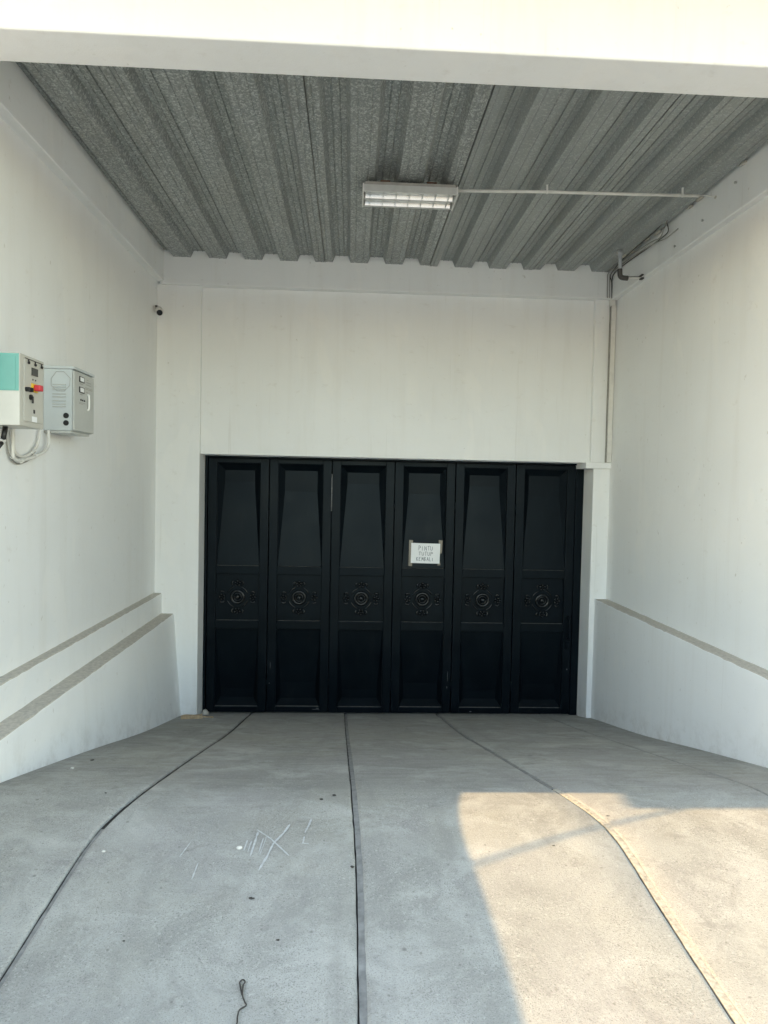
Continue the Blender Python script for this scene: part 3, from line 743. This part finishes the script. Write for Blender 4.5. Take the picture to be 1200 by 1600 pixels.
m = MB(); m.tube([(fx, 3.762, 2.808), (fx + 0.010, 3.762, 2.808)], 0.014, 12); m.box(fx + 0.010, fx + 0.018, 3.759, 3.765, 2.777, 2.812); m.build('key_switch', 'black', A)
MB().box(fx, fx + 0.003, 3.800, 3.816, 2.728, 2.748).build('door_lock', 'black', A, bevel=0.002)
MB().box(fx, fx + 0.001, 3.785, 3.842, 2.684, 2.712).build('sticker', 'paper', A)

B = thing('stabiliser_box', 'grey metal stabiliser box with two meters, side louvres and a white door handle', 'control box', (-1.9, 4.66, 2.676))
bx1, by0, by1, bz0, bz1 = -1.728, 4.49, 4.832, 2.690, 3.068
MB().box(-1.899, bx1, by0, by1, bz0, bz1).build('case', 'grey_box', B, bevel=0.003)
MB().box(-1.899, bx1 + 0.016, by0 - 0.004, by1 + 0.004, bz1 + 0.001, bz1 + 0.018).build('lid', 'grey_box', B, bevel=0.003)
MB().box(bx1 + 0.0015, bx1 + 0.013, by0 + 0.004, by1 - 0.002, bz0 + 0.004, bz1 - 0.010).build('door', 'grey_door', B, bevel=0.003)
MB().box(-1.895, bx1 - 0.006, by0 + 0.006, by1 - 0.03, bz0 - 0.016, bz0 - 0.001).build('base', 'grey_door', B, bevel=0.002)
oc = [(-1.822, 3.050), (-1.776, 3.051), (-1.738, 3.011), (-1.741, 2.966), (-1.773, 2.932), (-1.817, 2.932), (-1.853, 2.965), (-1.853, 3.007)]
MB().tube([(x, by0 - 0.001, z) for x, z in oc + oc[:1]], 0.0016, 5).build('fan_grille_outline', 'cable_grey', B)
for z in (2.972, 2.958, 2.944, 2.914, 2.896, 2.872, 2.852, 2.836):
    m = MB(); m.prism([(by0 + 0.0, z - 0.004), (by0 - 0.004, z - 0.003), (by0, z + 0.003)], -1.845, -1.763, axis='x'); m.build('vent_louvre', 'grey_door', B)
for z in (2.782, 2.737): MB().tube([(-1.762, by0 + 0.001, z), (-1.762, by0 - 0.003, z)], 0.017, 16).build('cable_port', 'black', B)
dx = bx1 + 0.013
for z0, z1 in ((3.003, 3.039), (2.937, 2.974)):
    f_ = MB().box(dx, dx + 0.004, 4.572, 4.655, z0, z1).build('meter', 'black', B, bevel=0.001)
    MB().box(dx + 0.0041, dx + 0.005, 4.583, 4.644, z0 + 0.006, z1 - 0.005).build('dial', 'paper', f_)
MB().tube(smooth_path([(dx, 4.716, 2.934), (dx + 0.009, 4.716, 2.928), (dx + 0.009, 4.716, 2.848), (dx, 4.716, 2.842)], 3), 0.007, 8).build('door_handle', 'white_plastic', B, smooth=True)
for y in (4.60, 4.63, 4.66): MB().tube([(dx, y, 2.893), (dx + 0.004, y, 2.893)], 0.006, 8).build('indicator_lamp', 'black', B)
rl = random.Random(2)
for y0, y1, z in ((4.70, 4.73, 3.032), (4.69, 4.775, 3.016), (4.685, 4.775, 3.000), (4.675, 4.80, 2.980), (4.675, 4.80, 2.972), (4.68, 4.72, 2.952), (4.585, 4.64, 2.993), (4.585, 4.63, 2.927), (4.575, 4.67, 2.876), (4.575, 4.64, 2.868)):
    m = MB(); y = y0
    while y < y1:
        l = rl.uniform(0.006, 0.014); m.box(dx, dx + 0.0006, y, min(y + l, y1), z - 0.0022, z + 0.0022); y += l + 0.004
    m.build('print_line', 'cable_grey', B)

# conduits looping under the boxes
P1 = [(-1.865, 4.018, 2.70), (-1.865, 4.019, 2.60), (-1.865, 4.020, 2.53), (-1.865, 4.035, 2.50), (-1.865, 4.096, 2.489), (-1.865, 4.277, 2.515), (-1.865, 4.425, 2.556), (-1.865, 4.482, 2.60), (-1.865, 4.484, 2.69)]
P2 = [(-1.875, 4.39, 2.69), (-1.875, 4.364, 2.605), (-1.875, 4.30, 2.553), (-1.875, 4.219, 2.522), (-1.875, 4.141, 2.514), (-1.875, 4.083, 2.527), (-1.875, 4.055, 2.56), (-1.875, 4.05, 2.70)]
P3 = [(-1.886, 3.975, 2.70), (-1.886, 3.985, 2.60), (-1.886, 4.026, 2.515), (-1.886, 4.105, 2.474), (-1.886, 4.199, 2.480), (-1.886, 4.285, 2.509), (-1.888, 4.35, 2.55)]
for P, r, mt, lb in ((P1, 0.0095, 'pvc', 'thick pale conduit looping between the two control boxes, lower loop'), (P2, 0.0085, 'pvc', 'pale conduit curving up to the grey box, inner loop'), (P3, 0.0045, 'cable_grey', 'thin grey cable hanging lowest beneath the control boxes')):
    tag(MB().tube(smooth_path(P, 6), r, 8).build('looped_conduit', mt, smooth=True), lb, 'conduit', 'conduits below the control boxes')
for (x, y, z), wh in (((-1.880, 4.12, 2.488), 'at the lowest point of the loops'), ((-1.880, 4.30, 2.522), 'nearest the grey box'), ((-1.885, 4.03, 2.51), 'nearest the cream box')):
    o = MB().ring((x + 0.013, y, z), 0.0125, 0.003, 12, 6).build('conduit_clip', 'white_plastic')
    tag(o, 'small white saddle clip on the looped conduits, ' + wh, 'clip', 'conduit clips')
# plug hanging at the left edge of the picture
pl = thing('hanging_plug', 'black and white plug connector hanging below the cream control box', 'plug', (-1.79, 3.74, 2.655))
MB().tube([(-1.785, 3.768, 2.654), (-1.785, 3.742, 2.59)], 0.013, 10).build('plug_body', 'black', pl, smooth=True)
MB().tube(smooth_path([(-1.80, 3.72, 2.66), (-1.80, 3.70, 2.62), (-1.80, 3.715, 2.585), (-1.80, 3.785, 2.583)], 5), 0.011, 10).build('white_cable', 'white_plastic', pl, smooth=True)
MB().tube([(-1.79, 3.735, 2.568), (-1.79, 3.70, 2.545)], 0.012, 10).build('plug_end', 'black', pl, smooth=True)

# ------------------------------------------------------------------ small things on the floor
def block(pts, hw, hh, name, mat, seed=0):
    m = MB(); a, b = Vector(pts[0]), Vector(pts[1]); d = (b - a).normalized(); s = d.cross(Vector((0, 0, 1))).normalized(); r = random.Random(seed)
    for t in np.linspace(0, 1, 6):
        c = a + (b - a) * t; k = r.uniform(0.85, 1.1)
        m.v += [tuple(c - s * hw * k), tuple(c + s * hw * k), tuple(c + s * hw * k + Vector((0, 0, hh * k))), tuple(c - s * hw * k + Vector((0, 0, hh * k)))]
    for q in range(5):
        for k in range(4): m.f.append((q * 4 + k, q * 4 + (k + 1) % 4, q * 4 + 4 + (k + 1) % 4, q * 4 + 4 + k))
    m.f.append((3, 2, 1, 0)); m.f.append((20, 21, 22, 23))
    return m.build(name, mat, None, bevel=0.003)
wd = block([(-1.565, 6.74, gz(6.74) + 0.001), (-1.375, 6.80, gz(6.80) + 0.004)], 0.022, 0.034, 'wood_offcut', 'wood', 1)
tag(wd, 'short pale timber offcut lying at the foot of the left gate pillar', 'wood')
wd2 = block([(-1.395, 6.90, gz(6.90) + 0.001), (-1.285, 6.86, gz(6.86) + 0.001)], 0.010, 0.012, 'wood_splinter', 'wood', 2)
tag(wd2, 'thin wood splinter beside the timber offcut by the gate', 'wood')
m = MB(); m.ball((-1.43, 7.20, gz(7.2) + 0.01), 0.035, 0.03, 0.045, 7, 5)
tag(m.build('mortar_rubble', 'mortar'), 'small grey lump of rubble in the left corner of the gate', 'rubble')
wr = [(-0.292, 2.062), (-0.303, 2.098), (-0.306, 2.113), (-0.298, 2.122), (-0.290, 2.113), (-0.294, 2.098), (-0.290, 2.06), (-0.280, 2.035), (-0.274, 2.020), (-0.290, 2.005), (-0.292, 1.98), (-0.290, 1.955), (-0.30, 1.935), (-0.31, 1.90)]
pts = smooth_path([(x, y, gz(y) + 0.0045) for x, y in wr], 4)
tag(MB().tube(pts, 0.0023, 6).build('bent_wire', 'dirt', smooth=True), 'dark bent wire with a small loop lying on the concrete in front', 'wire')
deb = [(-1.5, 4.232, 'dirt', 0.010), (-1.12, 3.338, 'dirt', 0.008), (-0.326, 2.509, 'dirt', 0.010), (-0.211, 2.297, 'dirt', 0.008), 
       (-0.107, 3.251, 'dirt', 0.014), (-0.049, 3.304, 'dirt', 0.012), (1.18, 3.073, 'dirt', 0.007), (0.862, 2.826, 'dirt', 0.009), (0.035, 2.69, 'dirt', 0.012), (-0.71, 2.30, 'dirt', 0.007)]
DL = ['on the ramp close to the left plinth', 'just left of the left floor joint at the ramp crest', 'in front of the chalk scratches', 'above the bent wire, right of its loop',
      'larger of two near the middle joint at the crest', 'smaller of two near the middle joint at the crest', 'in the sun beside the right joint', 'in the sun by the cable shadow',
      'touching the left side of the middle joint', 'on the left foreground slab near the left joint']
for k, (x, y, mt, s) in enumerate(deb):
    s *= 0.72
    r = random.Random(k); m = MB(); m.ball((0, 0, 0), s * r.uniform(0.8, 1.8), s * r.uniform(0.4, 0.9), s * 0.35, 8, 4)
    m.v = [(a * r.uniform(0.5, 1.35), b * r.uniform(0.5, 1.35), c * r.uniform(0.6, 1.4)) for a, b, c in m.v]
    o = m.build('dirt_crumb', mt); o.location = (x, y, gz(y) + s * 0.3)
    tag(o, 'tiny dark crumb of dirt ' + DL[k], 'dirt', 'dirt crumbs on the driveway')
for k, (x, y, s, lb) in enumerate(((-1.503, 3.938, 0.009, 'tiny white pebble on the ramp near the left plinth'), (-0.945, 2.797, 0.007, 'tiny white pebble beside the left floor joint'), (-0.417, 2.816, 0.011, 'white pebble at the end of the chalk scratches'))):
    m = MB().ball((0, 0, 0), s * 1.2, s, s * 0.6, 8, 5); o = m.build('white_pebble', 'stone', smooth=True); o.location = (x, y, gz(y) + s * 0.4)
    tag(o, lb, 'pebble', 'white pebbles')
